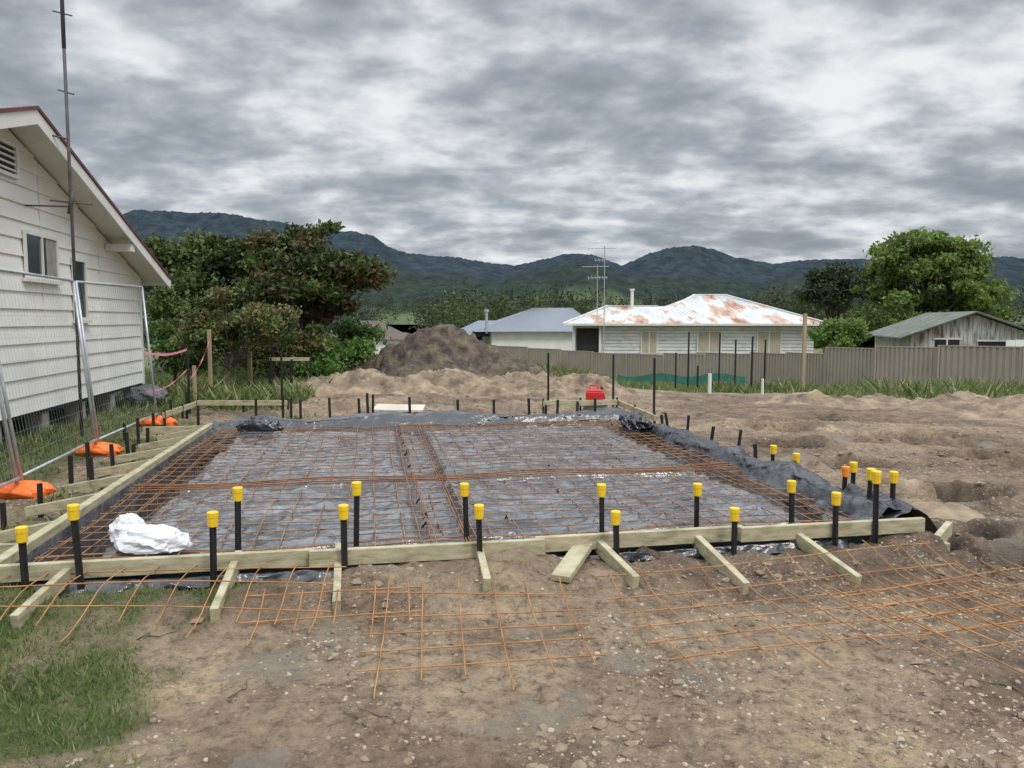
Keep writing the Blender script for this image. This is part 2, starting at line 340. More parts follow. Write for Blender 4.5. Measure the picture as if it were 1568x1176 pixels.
# ---------------------------------------------------------------- hills
def hills():
    back=[(-600,420),(-200,395),(0,372),(100,356),(180,340),(215,327),(260,329),(300,333),(345,331),(400,344),(470,356),(540,361),(575,367),(600,384),(625,393),(700,399),(740,404),(790,410),(830,400),(870,393),(905,394),(950,411),(985,395),(1020,386),(1060,381),(1090,387),(1120,399),(1180,408),(1230,401),(1300,399),(1350,402),(1400,397),(1450,395),(1500,399),(1540,397),(1568,402),(1700,392),(2100,410)]
    front=[(-600,440),(100,430),(400,432),(560,398),(600,412),(650,425),(700,420),(760,432),(800,420),(860,408),(900,405),(945,424),(1000,432),(1060,428),(1150,436),(1230,430),(1320,438),(1450,430),(1568,436),(2100,430)]
    nc=1300; t=np.linspace(-1.15,1.15,nc); Y=np.concatenate([np.geomspace(260,1300,70),np.linspace(1320,5000,190)])
    tt,yy=np.meshgrid(t,Y); u=784+1180*tt
    xx=tt*yy
    vb=np.interp(u,*zip(*back)); vf=np.interp(u,*zip(*front))
    hb=(490-vb)/1180*3700*.995; hf=(490-vf)/1180*2100*.995
    off=fbm(xx/500,yy/500,4,50)*900
    sb=np.exp(-np.abs((yy-3700+off*.3)/1000)**1.8); sf=np.exp(-np.abs((yy-2100+off*.35)/620)**1.8)
    spur=1-.7*ridged(xx/420,yy/900,4,61)*(1-sb)
    base=-9+26*sst(260,1100,yy)+6*fbm(xx/150,yy/150,3,3)*sst(300,800,yy)
    zb=hb*sb*np.where(sb>.93,1,spur*.95+.05); zf=hf*sf*(1-.5*ridged(xx/230,yy/500,3,71)*(1-sf))
    z=np.maximum(base,np.maximum(zb,zf))
    past=sst(.04,.12,fbm(xx/200,yy/420,5,90))*sst(80,35,z)
    past=np.maximum(past,sst(900,600,yy)); 
    fr=1-past
    can=vn(xx/11,yy/14,5)*9+vn(xx/27,yy/30,6)*9+vn(xx/60,yy/60,7)*6
    z=z+fr*(can-8)
    V=np.stack([xx.ravel(),yy.ravel(),z.ravel()],1)
    m=bpy.data.materials.new('forested_hills'); m.use_nodes=True; nt=m.node_tree; N=nt.nodes; L=nt.links; bs=N['Principled BSDF']
    tc=N.new('ShaderNodeTexCoord')
    def nz(s,d=5):
        n=N.new('ShaderNodeTexNoise'); n.inputs['Scale'].default_value=s; n.inputs['Detail'].default_value=d; n.inputs['Roughness'].default_value=.7; L.new(tc.outputs['Object'],n.inputs['Vector']); return n.outputs['Fac']
    def rp(i,a,b,p=.35,q=.65):
        c=N.new('ShaderNodeValToRGB'); c.color_ramp.elements[0].position=p; c.color_ramp.elements[0].color=(*a,1); c.color_ramp.elements[1].position=q; c.color_ramp.elements[1].color=(*b,1); L.new(i,c.inputs[0]); return c.outputs[0]
    def mx(f,a,b):
        x=N.new('ShaderNodeMix'); x.data_type='RGBA'; L.new(f,x.inputs[0]); L.new(a,x.inputs[6]); L.new(b,x.inputs[7]); return x.outputs[2]
    def atr(n):
        a=N.new('ShaderNodeAttribute'); a.attribute_name=n; return a.outputs['Fac']
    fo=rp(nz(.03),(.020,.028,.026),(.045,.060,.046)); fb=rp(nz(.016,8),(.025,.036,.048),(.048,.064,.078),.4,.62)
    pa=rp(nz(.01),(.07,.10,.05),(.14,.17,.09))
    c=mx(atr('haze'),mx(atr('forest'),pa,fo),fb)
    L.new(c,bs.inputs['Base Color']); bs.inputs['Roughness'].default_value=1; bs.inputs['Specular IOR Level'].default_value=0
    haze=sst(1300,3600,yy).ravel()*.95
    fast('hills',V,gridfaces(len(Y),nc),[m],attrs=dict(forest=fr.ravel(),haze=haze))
hills()
# ---------------------------------------------------------------- leaf masses
def leafquads(C,s):
    n=len(C); a=rng.normal(size=(n,3)); a/=np.linalg.norm(a,axis=1)[:,None]; b=rng.normal(size=(n,3)); b-=a*(a*b).sum(1)[:,None]; b/=np.linalg.norm(b,axis=1)[:,None]
    s=np.asarray(s)[:,None]
    V=np.stack([C-a*s,C-b*s*.5,C+a*s,C+b*s*.5],1).reshape(-1,3)
    return V,np.arange(4*n).reshape(-1,4)
def tree(name,base,ells,nclump,nleaf,lsize,mats,weights,trunk=.18,seed=0,cr=.8):
    """ells: list of (cx,cy,cz,rx,ry,rz) crown lobes in world coords"""
    global rng
    rng=np.random.default_rng(seed+100)
    root=empty(name); mb=MB(); bx,by,bz=base
    Cs=[]; 
    vol=np.array([e[3]*e[4]*e[5] for e in ells])**.7; vol/=vol.sum()
    for i in range(nclump):
        e=ells[rng.choice(len(ells),p=vol)]
        d=rng.normal(size=3); d/=np.linalg.norm(d); r=rng.random()**.33*1.0
        if d[2]<-.3: d[2]*=.5
        Cs.append((np.array(e[:3])+d*r*np.array(e[3:]),e))
    topz=max(e[2] for e in ells)
    mid=np.array([np.mean([e[0] for e in ells]),np.mean([e[1] for e in ells]),bz+(topz-bz)*.55])
    b0=np.array([bx,by,bz-.2]); fork=b0+(mid-b0)*.45+np.array([0,0,.1])
    mb.tube([b0,(b0+fork)/2+rng.normal(size=3)*trunk*.4,fork,mid],[trunk*1.25,trunk,trunk*.85,trunk*.45],8)
    for j,(c,e) in enumerate(Cs):
        if j%2 and nclump>60: continue
        s=fork+(mid-fork)*rng.random(); m1=s*.5+c*.5+np.array([0,0,-.1*np.linalg.norm(c-s)])+rng.normal(size=3)*.12
        mb.tube([s,m1,c],[trunk*.32,trunk*.16,trunk*.05],5,cap=False)
    mb.build('trunk_and_limbs',[bark],root,True)
    L=[];MI=[]
    per=nleaf//nclump
    for c,e in Cs:
        rr=cr*(.45+.9*rng.random()); k=int(per*(.5+rng.random()))
        p=rng.normal(size=(k,3)); p/=np.linalg.norm(p,axis=1)[:,None]; p*=(rng.random((k,1))**.6)*rr*np.array([1.15,1.15,.6]); p+=rng.normal(size=(k,3))*rr*.16
        L.append(c+p); mi=rng.choice(len(mats),p=weights); mm=np.full(k,mi); fl=rng.random(k)<.25; mm[fl]=rng.integers(0,len(mats),fl.sum()); MI.append(mm)
    L=np.concatenate(L); MI=np.concatenate(MI); s=lsize*(.6+.8*rng.random(len(L)))
    k=L[:,2]>bz+.05; L=L[k]; MI=MI[k]; s=s[k]
    Vv,Ff=leafquads(L,s); fast('foliage',Vv,Ff,mats,MI,smooth=False,parent=root)
    return root
def E(u,v,d,ru,rv,rd=None):
    x,y,z=PV(u,v,d); k=d/F; return (x,y,z,ru*k,(rd or ru)*k,rv*k)
def B(u,d): x,y,z=PV(u,560,d); return (x,y,float(base_z(np.array(x),np.array(y))))
tree('dark_spreading_tree',B(300,25),[E(265,410,25,40,42),E(335,396,25,60,32),E(290,460,24,65,50),E(385,405,26,50,36)],110,23000,.095,[lf_dark,lf_mid],[.6,.4],.2,1,cr=.5)
tree('broad_shade_tree',B(470,24),[E(470,408,24,72,40),E(500,350,24,24,22),E(432,375,24,36,18),E(550,418,24,40,30),E(440,450,23,65,40),E(500,462,24,42,40),E(400,355,24,10,10),E(470,370,24,30,20)],135,25000,.095,[lf_dark,lf_red,lf_mid],[.42,.26,.32],.2,2,cr=.46)
tree('young_tree',B(345,19),[E(350,485,19,50,48),E(320,520,19,45,45),E(400,500,19,50,40)],60,10000,.055,[lf_dry,lf_mid,lf_dark],[.4,.5,.1],.06,3,cr=.36)
tree('shrub',B(265,20),[E(255,500,20,28,60),E(288,545,20,38,35)],34,8000,.055,[lf_mid,lf_bright],[.55,.45],.05,4,cr=.38)
tree('shrub',B(430,22),[E(440,520,22,50,34),E(390,545,22,45,26)],44,8500,.06,[lf_dry,lf_mid,lf_red],[.35,.4,.25],.05,5,cr=.4)
tree('shrub',B(530,24),[E(520,540,23,45,22),E(550,515,25,26,22),E(500,560,22,35,14)],46,9000,.07,[lf_bright,lf_dark],[.75,.25],.06,6,cr=.38)
tree('maple_tree',B(1425,62),[E(1420,410,62,65,52),E(1355,445,62,42,50),E(1490,440,62,50,50),E(1400,485,61,85,40),E(1490,490,62,50,35),E(1425,375,62,42,24),E(1440,450,61,70,50),E(1455,395,62,50,30),E(1385,400,62,45,35)],210,46000,.19,[lf_light,lf_mid],[.8,.2],.4,7,cr=.9)
tree('gum_tree',B(1280,85),[E(1280,425,85,40,18),E(1265,455,85,32,24),E(1310,440,85,30,25)],50,9000,.24,[lf_far,lf_dark],[.6,.4],.35,8,cr=1.2)
tree('citrus_tree',B(1290,46),[E(1290,512,46,36,20),E(1275,522,46,28,16)],30,6000,.12,[lf_bright,lf_light],[.5,.5],.08,9,cr=.5)
def distant():
    global rng
    rng=np.random.default_rng(5); L=[];S_=[];MI=[]
    spec=[(430,1380,475,110,150,22,80),(590,760,478,150,260,16,50),(640,900,472,160,240,20,50),(1180,1600,470,110,180,24,50),(480,600,490,60,90,14,14),(150,560,490,45,70,26,30),(570,1000,466,500,900,8,90)]
    for u0,u1,v,d0,d1,r,n in spec:
        for i in range(n):
            u=u0+rng.random()*(u1-u0); d=d0+rng.random()*(d1-d0)
            if 570<u<655 and d<480: continue
            x,y,z=PV(u,v+rng.normal()*5,d); rad=r*(.4+.9*rng.random())*d/F; k=240
            p=rng.normal(size=(k,3)); p/=np.linalg.norm(p,axis=1)[:,None]; p*=rng.random((k,1))**.4*rad*np.array([.8,.8,.6])
            for q in range(4):
                o=rng.normal(size=3)*rad*.6; p[q*60:(q+1)*60]+=o
            p[:,2]-=(rng.random(k)**2)*rad*1.3
            L.append(p+np.array([x,y,z])); S_.append(np.full(k,rad*.12)); MI.append(np.full(k,rng.choice(3,p=[.6,.3,.1])))
    L=np.concatenate(L);s=np.concatenate(S_)*(.6+.8*rng.random(len(L)));MI=np.concatenate(MI)
    Vv,Ff=leafquads(L,s); fast('distant_trees',Vv,Ff,[lf_far,lf_dark,lf_mid],MI,smooth=False)
distant()
# ---------------------------------------------------------------- soil mounds
def mound(name,parts,mat,res=.06,lump=.25,seed=0,clod=.06):
    xs=[p[0]-2.2*p[2] for p in parts]+[p[0]+2.2*p[2] for p in parts]; ys=[p[1]-2.2*p[3] for p in parts]+[p[1]+2.2*p[3] for p in parts]
    nx=int((max(xs)-min(xs))/res); ny=int((max(ys)-min(ys))/res)
    x,y=np.meshgrid(np.linspace(min(xs),max(xs),nx),np.linspace(min(ys),max(ys),ny)); h=np.zeros_like(x)
    n=fbm(x*1.1,y*1.1,4,seed+3); n2=fbm(x*5,y*5,4,seed+4,.65); n5=ridged(x*2.3,y*2.3,4,seed+6)-.5
    for px,py,rx,ry,hh in parts:
        w=((x-px)/rx)**2+((y-py)/ry)**2; w=w*(1+n*lump*4)
        h=np.maximum(h,hh*np.exp(-w**1.15))
    z=terr(x,y)[0]+h-.05+sst(.0,.25,h)*(n2*clod*3+n5*clod*2.2+n*lump*h*.8)
    V=np.stack([x.ravel(),y.ravel(),z.ravel()],1)
    Fc=gridfaces(ny,nx); hm=h.ravel()[Fc].max(1); Fc=Fc[hm>.02]
    fast(name,V,Fc,[mat])
mound('dirt_mound',[(-2.3,25,2.0,1.6,1.6),(-3.4,25.2,1.5,1.4,1.1),(-.9,25,1.6,1.5,.95),(.2,24.5,1.2,1,.5)],moundbrown,.055,.3,1,.14)
mound('soil_pile',[(-3.6,18.5,1.3,.9,.46),(-1.6,19,1.4,.9,.44),(-2.6,18,1.2,.7,.32),(.3,18.8,1.3,.8,.46),(1.6,18.3,1.1,.8,.5),(-4.6,17.6,.8,.6,.3),(-.6,17.3,.7,.4,.2)],moundtan,.04,.32,2,.09)
mound('soil_pile',[(5.9,15.7,.9,.5,.26),(6.9,15.0,1.0,.5,.22),(8.3,14.3,1.0,.6,.30),(9.3,13.4,1.2,.8,.38),(9.2,12.4,.9,.5,.2),(10.6,13.2,1.2,.9,.45)],moundtan,.035,.3,3,.06)
mound('soil_pile',[(3.75,6.6,.35,.25,.12),(3.9,7.4,.3,.2,.10)],moundtan,.02,.25,4,.03)
# ---------------------------------------------------------------- slab membrane, formwork
def slab():
    n1,n2=300,316
    a=np.linspace(0,SW,n1); b=np.linspace(0,SD,n2); A,Bb=np.meshgrid(a,b)
    edge=np.minimum.reduce([A,SW-A,Bb,SD-Bb]); wob=fbm(A*2,Bb*2,3,5)*.12
    up=sst(-.06,.05,edge-.38+wob)
    cr_=sst(-.05,.05,np.minimum(np.abs(A-2.62)-.18,np.abs(Bb-2.3)-.12)+wob*.5)
    wall=sst(.06,.0,edge)
    wr=ridged(A*1.7+fbm(A*2,Bb*2,2,4)*2,Bb*2.2,4,12); wr2=ridged(A*5+wob*8,Bb*6,3,15); wr3=ridged(A*2.1+Bb*1.2,Bb*9+wob*9,2,19)
    z=-.26+.365*up-.075*(1-cr_)*up+(wr**2*.05+wr2**2*.03+wr3**3*.025)*(.4+.6*up)+wall*.45
    z=np.minimum(z,.2)
    P=FL[None,None,:]+A[...,None]*E1+Bb[...,None]*E2
    V=np.concatenate([P,z[...,None]],2).reshape(-1,3)
    fast('plastic_slab_membrane',V,gridfaces(n2,n1),[film_in])
slab()
fw=empty('timber_formwork')
def board(a0,b0,a1,b1,z0=.24,z1=None,w=.045,h=.10,name='form_board'):
    mb=MB(); z1=z0 if z1 is None else z1
    mb.beam(S(a0,b0,z0-h/2),S(a1,b1,z1-h/2),w,h); return mb.build(name,[timber],fw,bevel=.003)
board(-1.6,-.02,1.75,-.02,.245); board(1.73,-.067,3.2,-.067,.25,.247); board(3.15,-.02,4.6,-.02,.247,.252); board(4.55,-.067,5.95,-.064,.255)
board(-.05,.03,-.05,3.3,.25,w=.07,h=.12); board(-.05,3.31,-.04,SD+.05,.25,w=.07,h=.12)
board(-.9,SD+.06,0,SD+.06,.22); board(-.0,SD+.05,SW,SD+.05,.22); board(SW+.04,.02,SW+.03,SD,.22)
board(5.9,-.25,6.3,.1,.17); board(5.6,-.2,6.02,-.23,.12); board(-1.6,.75,-.09,.45,.2,.24)
def brace(p,q,z0=.2,z1=.05,w=.045,h=.09):
    mb=MB(); a=G(*p,z0); b=G(*q,.1); mb.beam((a[0],a[1],z0-.02),(b[0],b[1],gz(*b)+.035),w,h); mb.build('brace',[timber],fw,bevel=.003)
for p,q in [((112,868),(22,948)),((366,848),(328,938)),((519,836),(515,918)),((733,838),(746,900)),((910,824),(974,888)),((1058,815),(1143,888)),((1205,808),(1315,878))]: brace(p,q)
mb=MB(); a=G(903,838,.12); b=G(858,888,.1); mb.beam((a[0],a[1],.19),(b[0],b[1],gz(*b)+.03),.12,.04); mb.build('loose_plank',[timber],fw,bevel=.003)
for i,b in enumerate([1.0,1.9,2.7,3.5,4.3,5.1,5.8]):
    mb=MB(); L_=.55+.1*random.random(); mb.beam(S(-.09,b,.2),S(-.08-L_,b+.03,.10),.045,.08); mb.build('side_brace',[timber],fw,bevel=.003)
# ---------------------------------------------------------------- pickets
def picket(x,y,top,capm=None,r=.017,lean=(0,0),name='steel_picket'):
    mb=MB(); z0=gz(x,y)-.1
    hgt=top-z0
    prof=[]
    for k in range(3):
        a=math.pi/2+k*2.0944
        prof+= [(math.cos(a-.18)*r*1.15,math.sin(a-.18)*r*1.15),(math.cos(a+.18)*r*1.15,math.sin(a+.18)*r*1.15),(math.cos(a+1.047)*r*.35,math.sin(a+1.047)*r*.35)]
    n=len(prof); rot=random.random()*6
    for zz in (0,1):
        for px,py in prof:
            c,s=math.cos(rot),math.sin(rot); mb.v.append((px*c-py*s+lean[0]*zz*hgt,px*s+py*c+lean[1]*zz*hgt,zz*hgt))
    for k in range(n):
        mb.f.append((k,(k+1)%n,n+(k+1)%n,n+k)); mb.m.append(0)
    mb.f.append(tuple(range(n,2*n))); mb.m.append(0)
    if capm:
        lx,ly=lean[0]*hgt,lean[1]*hgt
        mb.tube([(lx,ly,hgt-.072),(lx,ly,hgt-.068),(lx,ly,hgt-.02),(lx,ly,hgt-.014),(lx,ly,hgt+.012),(lx,ly,hgt+.016)],[.025,.029,.031,.033,.033,.030],10,1)
    ob=mb.build(name,[blacksteel,capm or yellow]); ob.location=(x,y,z0); return ob
capped=[(35,810,4.22),(120,776,4.32),(323,787,4.42),(357,752,4.8),(526,778,4.57),(537,741,4.95),(721,743,5.1),(736,777,4.72),(924,745,5.2),(946,786,4.88),(1069,743,5.35),(1125,781,5.03),(1183,684,7.6),(1220,697,7.1),(1220,741,5.5),(1282,758,5.18),(1306,710,6.5),(1332,721,5.75),(1345,725,5.25),(1368,725,5.7)]
for u,v,d in capped:
    x,y,z=PV(u,v,d); picket(x,y,z,yellow,.018,(random.uniform(-.04,.04),random.uniform(-.03,.03)),'capped_steel_picket')
x,y,z=PV(1293,717,6.3); picket(x,y,z,orangecap,.018,(.02,0),'capped_steel_picket')
pegs=[(60,740,6.3),(107,697,7.0),(135,677,7.6),(140,700,7.4),(172,680,8.3),(195,662,9.0),(203,680,8.6),(210,640,10),(225,655,9.6),(190,648,10.3),(235,632,11),(250,650,10.4),(262,612,12),(4,770,5.9),(302,622,11.2),(391,610,12.4),(432,605,12.6),(460,612,12.8),(445,610,12.9),(505,609,12.3),(551,610,12.2),(564,602,12.1),(570,604,12.6),(628,608,12.0),(702,612,11.9),(756,612,12),(811,610,12.2),(853,612,12.3),(835,620,12.4),(911,610,12.4),(883,615,12.6),(925,606,13),(1016,635,11),(1052,636,10.4),(1087,653,9.6),(1128,658,9.1),(1160,680,8.3),(1025,632,11.6),(285,600,13)]
for u,v,d in pegs:
    x,y,z=PV(u,v,d); picket(x,y,z,None,.020,(random.uniform(-.12,.12)*(u>1000)*1.2+random.uniform(-.04,.04),0),'steel_peg')
tall=[(287,533,13.8),(430,541,14),(840,540,14.5),(940,543,14.5),(1003,548,13),(415,500,20),(447,550,19),(475,548,19),(1055,508,24),(1102,510,25),(1127,520,26),(1152,515,23),(1172,520,25),(1035,540,24),(1068,560,22),(415,548,19)]
for u,v,d in tall:
    x,y,z=PV(u,v,d); picket(x,y,z,None,.02 if d<16 else .028,(random.uniform(-.01,.01),0),'star_picket')
def woodpost(u,v,d,r=.05,name='timber_stake',m=postwood):
    x,y,z=PV(u,v,d); b=gz(x,y); mb=MB(); mb.box(x-r,x+r,y-r,y+r,b-.2,z); mb.build(name,[m],bevel=.006)
woodpost(1233,480,24,.05); woodpost(320,505,17,.035); woodpost(382,538,20,.05); woodpost(297,560,15,.03)
def hurdle(u0,v0,d0,u1,v1,d1,w=.03,h=.09):
    e=empty('set_out_hurdle'); a=PV(u0,v0,d0); b=PV(u1,v1,d1); mb=MB(); mb.beam(a,b,w,h); mb.build('rail',[timber],e,bevel=.003)
    for p in (a,b,tuple((np.array(a)+np.array(b))/2)):
        q=gz(p[0],p[1]); m2=MB(); m2.beam((p[0],p[1]+.035,q-.1),(p[0],p[1]+.035,p[2]+.08),.03,.03); m2.build('stake',[blacksteel],e)
hurdle(250,636,11.6,302,618,13.5); hurdle(302,617,13.4,440,617,13.6); hurdle(832,618,12.6,945,616,12.8); hurdle(945,616,12.9,1003,640,11.6); hurdle(412,550,19,475,550,19.2)
# ---------------------------------------------------------------- reinforcement
mesh=empty('slab_reinforcing_mesh'); mb=MB()
def sag(a,b):
    return .175+.018*math.sin(a*3.1+b)*math.cos(b*2.3)
def wireS(mb,a0,b0,a1,b1,dz=0,r=.0041,wob=.006):
    n=18; pts=[]
    for i in range(n+1):
        t=i/n; a=a0+(a1-a0)*t; b=b0+(b1-b0)*t; pts.append(S(a+random.uniform(-wob,wob),b+random.uniform(-wob,wob),sag(a,b)+dz))
    mb.tube(pts,r,4,cap=False)
a=.12
while a<SW-.05: wireS(mb,a+random.uniform(-.01,.01),.08,a+random.uniform(-.015,.015),SD-.08,.008); a+=.2
b=.1
while b<SD-.05: wireS(mb,.05,b+random.uniform(-.01,.01),SW-.05,b+random.uniform(-.015,.015)); b+=.2
for a in (2.42,2.80): wireS(mb,a,.1,a+.02,SD-.1,.015,.004)
mb.build('mesh_sheet',[rust],mesh,True)
mb=MB()
for db in (-.12,-.04,.05,.11): wireS(mb,.05,2.3+db,SW-.05,2.3+db+random.uniform(-.03,.03),.014,.0055,.01)
for da in (-.12,.0,.13): wireS(mb,2.62+da,.05,2.62+da,SD-.05,-.1 if da==0 else .01,.005,.01)
for off in (.08,.2,.32):
    for zz in (-.22,.0):
        wireS(mb,off,.05,off+random.uniform(-.03,.03),SD-.05,zz,.0047,.012); wireS(mb,SW-off,.05,SW-off+random.uniform(-.03,.03),SD-.05,zz,.0047,.012)
        wireS(mb,.05,SD-off,SW-.05,SD-off,zz,.0047,.012); wireS(mb,.05,off,SW-.05,off,zz,.0047,.012)
k=.1
while k<SD:
    for a0,a1 in ((.05,.36),(SW-.36,SW-.05)):
        mb.tube([S(a0,k,.19),S(a0+.01,k,-.18),S(a1,k,-.18),S(a1,k,.19)],.0032,4,cap=False)
    k+=.3
k=.2
while k<SD: mb.tube([S(2.49,k,.185),S(2.49,k,.07),S(2.75,k,.07),S(2.75,k,.185)],.0032,4,cap=False); k+=.4
mb.build('beam_bars',[rust2],mesh,True)
mb=MB()
for i in range(22):
    a=round(random.uniform(.6,SW-.6)/.2)*.2+.12; b=round(random.uniform(.5,SD-.5)/.2)*.2+.1
    for dx,dy in ((-.02,-.02),(.02,-.02),(0,.03)): mb.beam(S(a+dx,b+dy,.11),S(a,b,.16),.006,.006)
for i in range(7):
    k=.7+i*.75; m_=S(2.62+random.choice([-.14,.14]),k,.2); mb.beam((m_[0]-.015,m_[1],.15),(m_[0]+.015,m_[1],.19),.025,.015)
mb.build('bar_chairs',[blacksteel],mesh)
def groundmesh(cx,cy,yaw,na,nb,lenx,leny,sp=.2,name='spare_mesh_sheet',z=.045):
    mb=MB(); c,s=math.cos(yaw),math.sin(yaw); ph=random.random()*6
    def T(a,b,dz=0):
        x=cx+a*c-b*s; y=cy+a*s+b*c; A_,B_=ab(x,y)
        return (x+random.uniform(-.002,.002),y,float(frontrise(np.array(A_),np.array(B_)))*.13+z+.012*math.sin(a*2.3+ph)*math.cos(b*3)+dz)
    def w(a0,b0,a1,b1,dz):
        n=12; mb.tube([T(a0+(a1-a0)*i/n,b0+(b1-b0)*i/n,dz) for i in range(n+1)],.0041,4,cap=False)
    for i in range(na): a=i*sp; w(a,-.12-random.uniform(0,.04)-.15*((i*7)%3==0),a+random.uniform(-.01,.01),leny-random.uniform(0,.1),.006)
    for j in range(nb): b=j*sp; w(-.1,b,lenx-random.uniform(0,.05),b+random.uniform(-.01,.01),0)
    mb.build(name,[rustg],None,True)
groundmesh(-2.85,3.95,math.radians(4),10,3,1.9,.5,z=.055)
groundmesh(-1.35,3.98,math.radians(8),5,2,.9,.3)
groundmesh(-.62,3.45,math.radians(6),6,5,1.1,.95)
groundmesh(.82,3.55,math.radians(13),12,6,2.3,1.1)
groundmesh(2.2,3.6,math.radians(19),8,5,1.7,1.0,z=.06)
# ---------------------------------------------------------------- loose black film at edges
def film(name,fpath,length,prof,seed,res=.022,amp=.07):
    n=int(length/res); t=np.linspace(0,length,n); m=34
    pr=np.array(prof); pc=np.concatenate([[0],np.cumsum(np.hypot(*np.diff(pr,axis=0).T))]); q=np.linspace(0,pc[-1],m)
    o=np.interp(q,pc,pr[:,0]); zz=np.interp(q,pc,pr[:,1])
    T,Q=np.meshgrid(t,q,indexing='ij'); O=np.tile(o,(n,1)); Z=np.tile(zz,(n,1))
    fold=ridged(T*1.6+fbm(T,Q*3,2,seed)*2,Q*3.5,4,seed)-.5; f2=ridged(T*6,Q*9+fbm(T*3,Q,2,seed)*3,3,seed+5)-.5
    big=fbm(T*1.3,T*0,3,seed+9)
    wgt=.35+.65*sst(0,.25,Q)
    O=O*(1+.7*big*2)+fold*amp*wgt+f2*.04; Z=Z+(fold*amp*.8+f2*.035)*wgt+big*.14*sst(.05,.3,Z+.0)
    V=np.array(fpath(T.ravel(),O.ravel(),Z.ravel())).T
    return fast(name,V,gridfaces(n,m),[plastic])
def SN(a,b,z): return (FL[0]+a*E1[0]+b*E2[0],FL[1]+a*E1[1]+b*E2[1],z)
film('plastic_sheet_edge',lambda T,O,Z:SN(SW+O,T+.1,Z),SD,[(-.3,-.15),(-.12,.12),(.0,.27),(.12,.26),(.22,.12),(.34,.05)],3,amp=.14)
film('plastic_sheet_edge',lambda T,O,Z:SN(T,SD+O,Z),SW+.1,[(-.35,-.1),(-.1,.14),(.02,.27),(.09,.30),(.14,.16)],8,amp=.14)
film('plastic_sheet_edge',lambda T,O,Z:SN(T+.2,-O-.05,Z),SW-.6,[(-.02,.02),(.0,.125),(.02,.125),(.06,.07)],12,amp=.02)
film('plastic_sheet_edge',lambda T,O,Z:SN(SW+.2-O*.8,T+.05,Z),.7,[(-.32,.04),(-.18,.2),(.0,.28),(.2,.18),(.45,.1)],22,amp=.16)
def crumple(name,c,r,mat,seed,sub=5,amp=.3,parent=None,smooth=True):
    import bmesh
    bm=bmesh.new(); bmesh.ops.create_icosphere(bm,subdivisions=sub,radius=1)
    co=np.array([v.co[:] for v in bm.verts])
    n=ridged(co[:,0]*1.7+co[:,2]*1.3+5,co[:,1]*1.9+co[:,2],4,seed)-.5; n2=ridged(co[:,0]*4+co[:,2]*3,co[:,1]*4-co[:,2]*3,3,seed+2)-.5
    if not smooth: n2=n2*.5; n=ridged(co[:,0]*1.0+co[:,2]*.8+5,co[:,1]*1.1+co[:,2],4,seed)-.5
    f=1+amp*n+amp*.45*n2; co=co*f[:,None]*np.array(r); co[:,2]=np.maximum(co[:,2],-r[2]*.35)
    for v,p in zip(bm.verts,co): v.co=p
    me=bpy.data.meshes.new(name); bm.to_mesh(me); bm.free(); me.materials.append(mat)
    for p in me.polygons: p.use_smooth=smooth
    ob=bpy.data.objects.new(name,me); ob.location=c; scene.collection.objects.link(ob); ob.parent=parent; return ob
p=G(226,836,.2); bg=crumple('white_plastic_bag',(p[0],p[1],.22),(.20,.12,.085),bagm,4,4,amp=1.0,smooth=False)
p=G(198,826,.2); crumple('bag_top',(p[0]-bg.location[0]+.01,p[1]-bg.location[1]-.02,.03),(.10,.09,.10),bagm,9,4,amp=.9,parent=bg,smooth=False)
p=G(398,657,.25); crumple('plastic_bundle',(p[0],p[1],.27),(.22,.12,.11),plastic,14,amp=1.0)
p=G(975,650,.25); crumple('plastic_bundle',(p[0],p[1],.25),(.14,.22,.12),plastic,15,amp=1.0)
def jerry():
    e=empty('red_fuel_can'); x,y,z0=PV(911,612,12.9); mb=MB(); w,d,h=.15,.09,.19
    M=lambda a,b,c:(x+a,y+b,z0+c)
    mb.box(-w,w,-d,d,0,h*.75,0,M)
    mb.hexa([M(-w,-d,h*.752),M(w,-d,h*.752),M(w,d,h*.752),M(-w,d,h*.752),M(-w*.75,-d*.6,h),M(w*.6,-d*.6,h),M(w*.6,d*.6,h),M(-w*.75,d*.6,h)],0)
    mb.build('can_body',[redm],e,bevel=.015)
    m=MB(); m.tube([M(-w*.6,0,h*.95),M(-w*.55,0,h+.05),M(w*.25,0,h+.05),M(w*.35,0,h*.95)],.014,6); m.build('can_handle',[redm],e,True)
    m=MB(); m.tube([M(w*.65,0,h*.8),M(w*.8,0,h+.02)],[.025,.025],8); m.build('cap',[blacksteel],e)
    m=MB(); m.box(-.2,.2,-.12,.12,-(z0-gz(x,y))-.02,-.002,0,M); m.build('concrete_block_under',[concrete],e,bevel=.01)
jerry()
x,y=G(605,640); mb=MB(); mb.beam((x-.4,y+.3,gz(x,y)+.12),(x+.45,y+.35,gz(x,y)+.10),.9,.03); mb.build('plywood_sheet',[ply])
mb=MB()
for u,v in ((600,1110),(350,1075),(1560,1060),(1380,950),(560,1120),(210,985),(1100,870),(420,905)):
    x,y=G(u,v); a=random.random()*3; pts=[]
    for i in range(7):
        pts.append((x,y,gz(x,y)+.005+.008*random.random())); a+=random.uniform(-.6,.6); x+=math.cos(a)*.035; y+=math.sin(a)*.035
    mb.tube(pts,[.003,.004,.003,.003,.002,.002,.001],5)
mb.build('twigs',[bark],None,True)
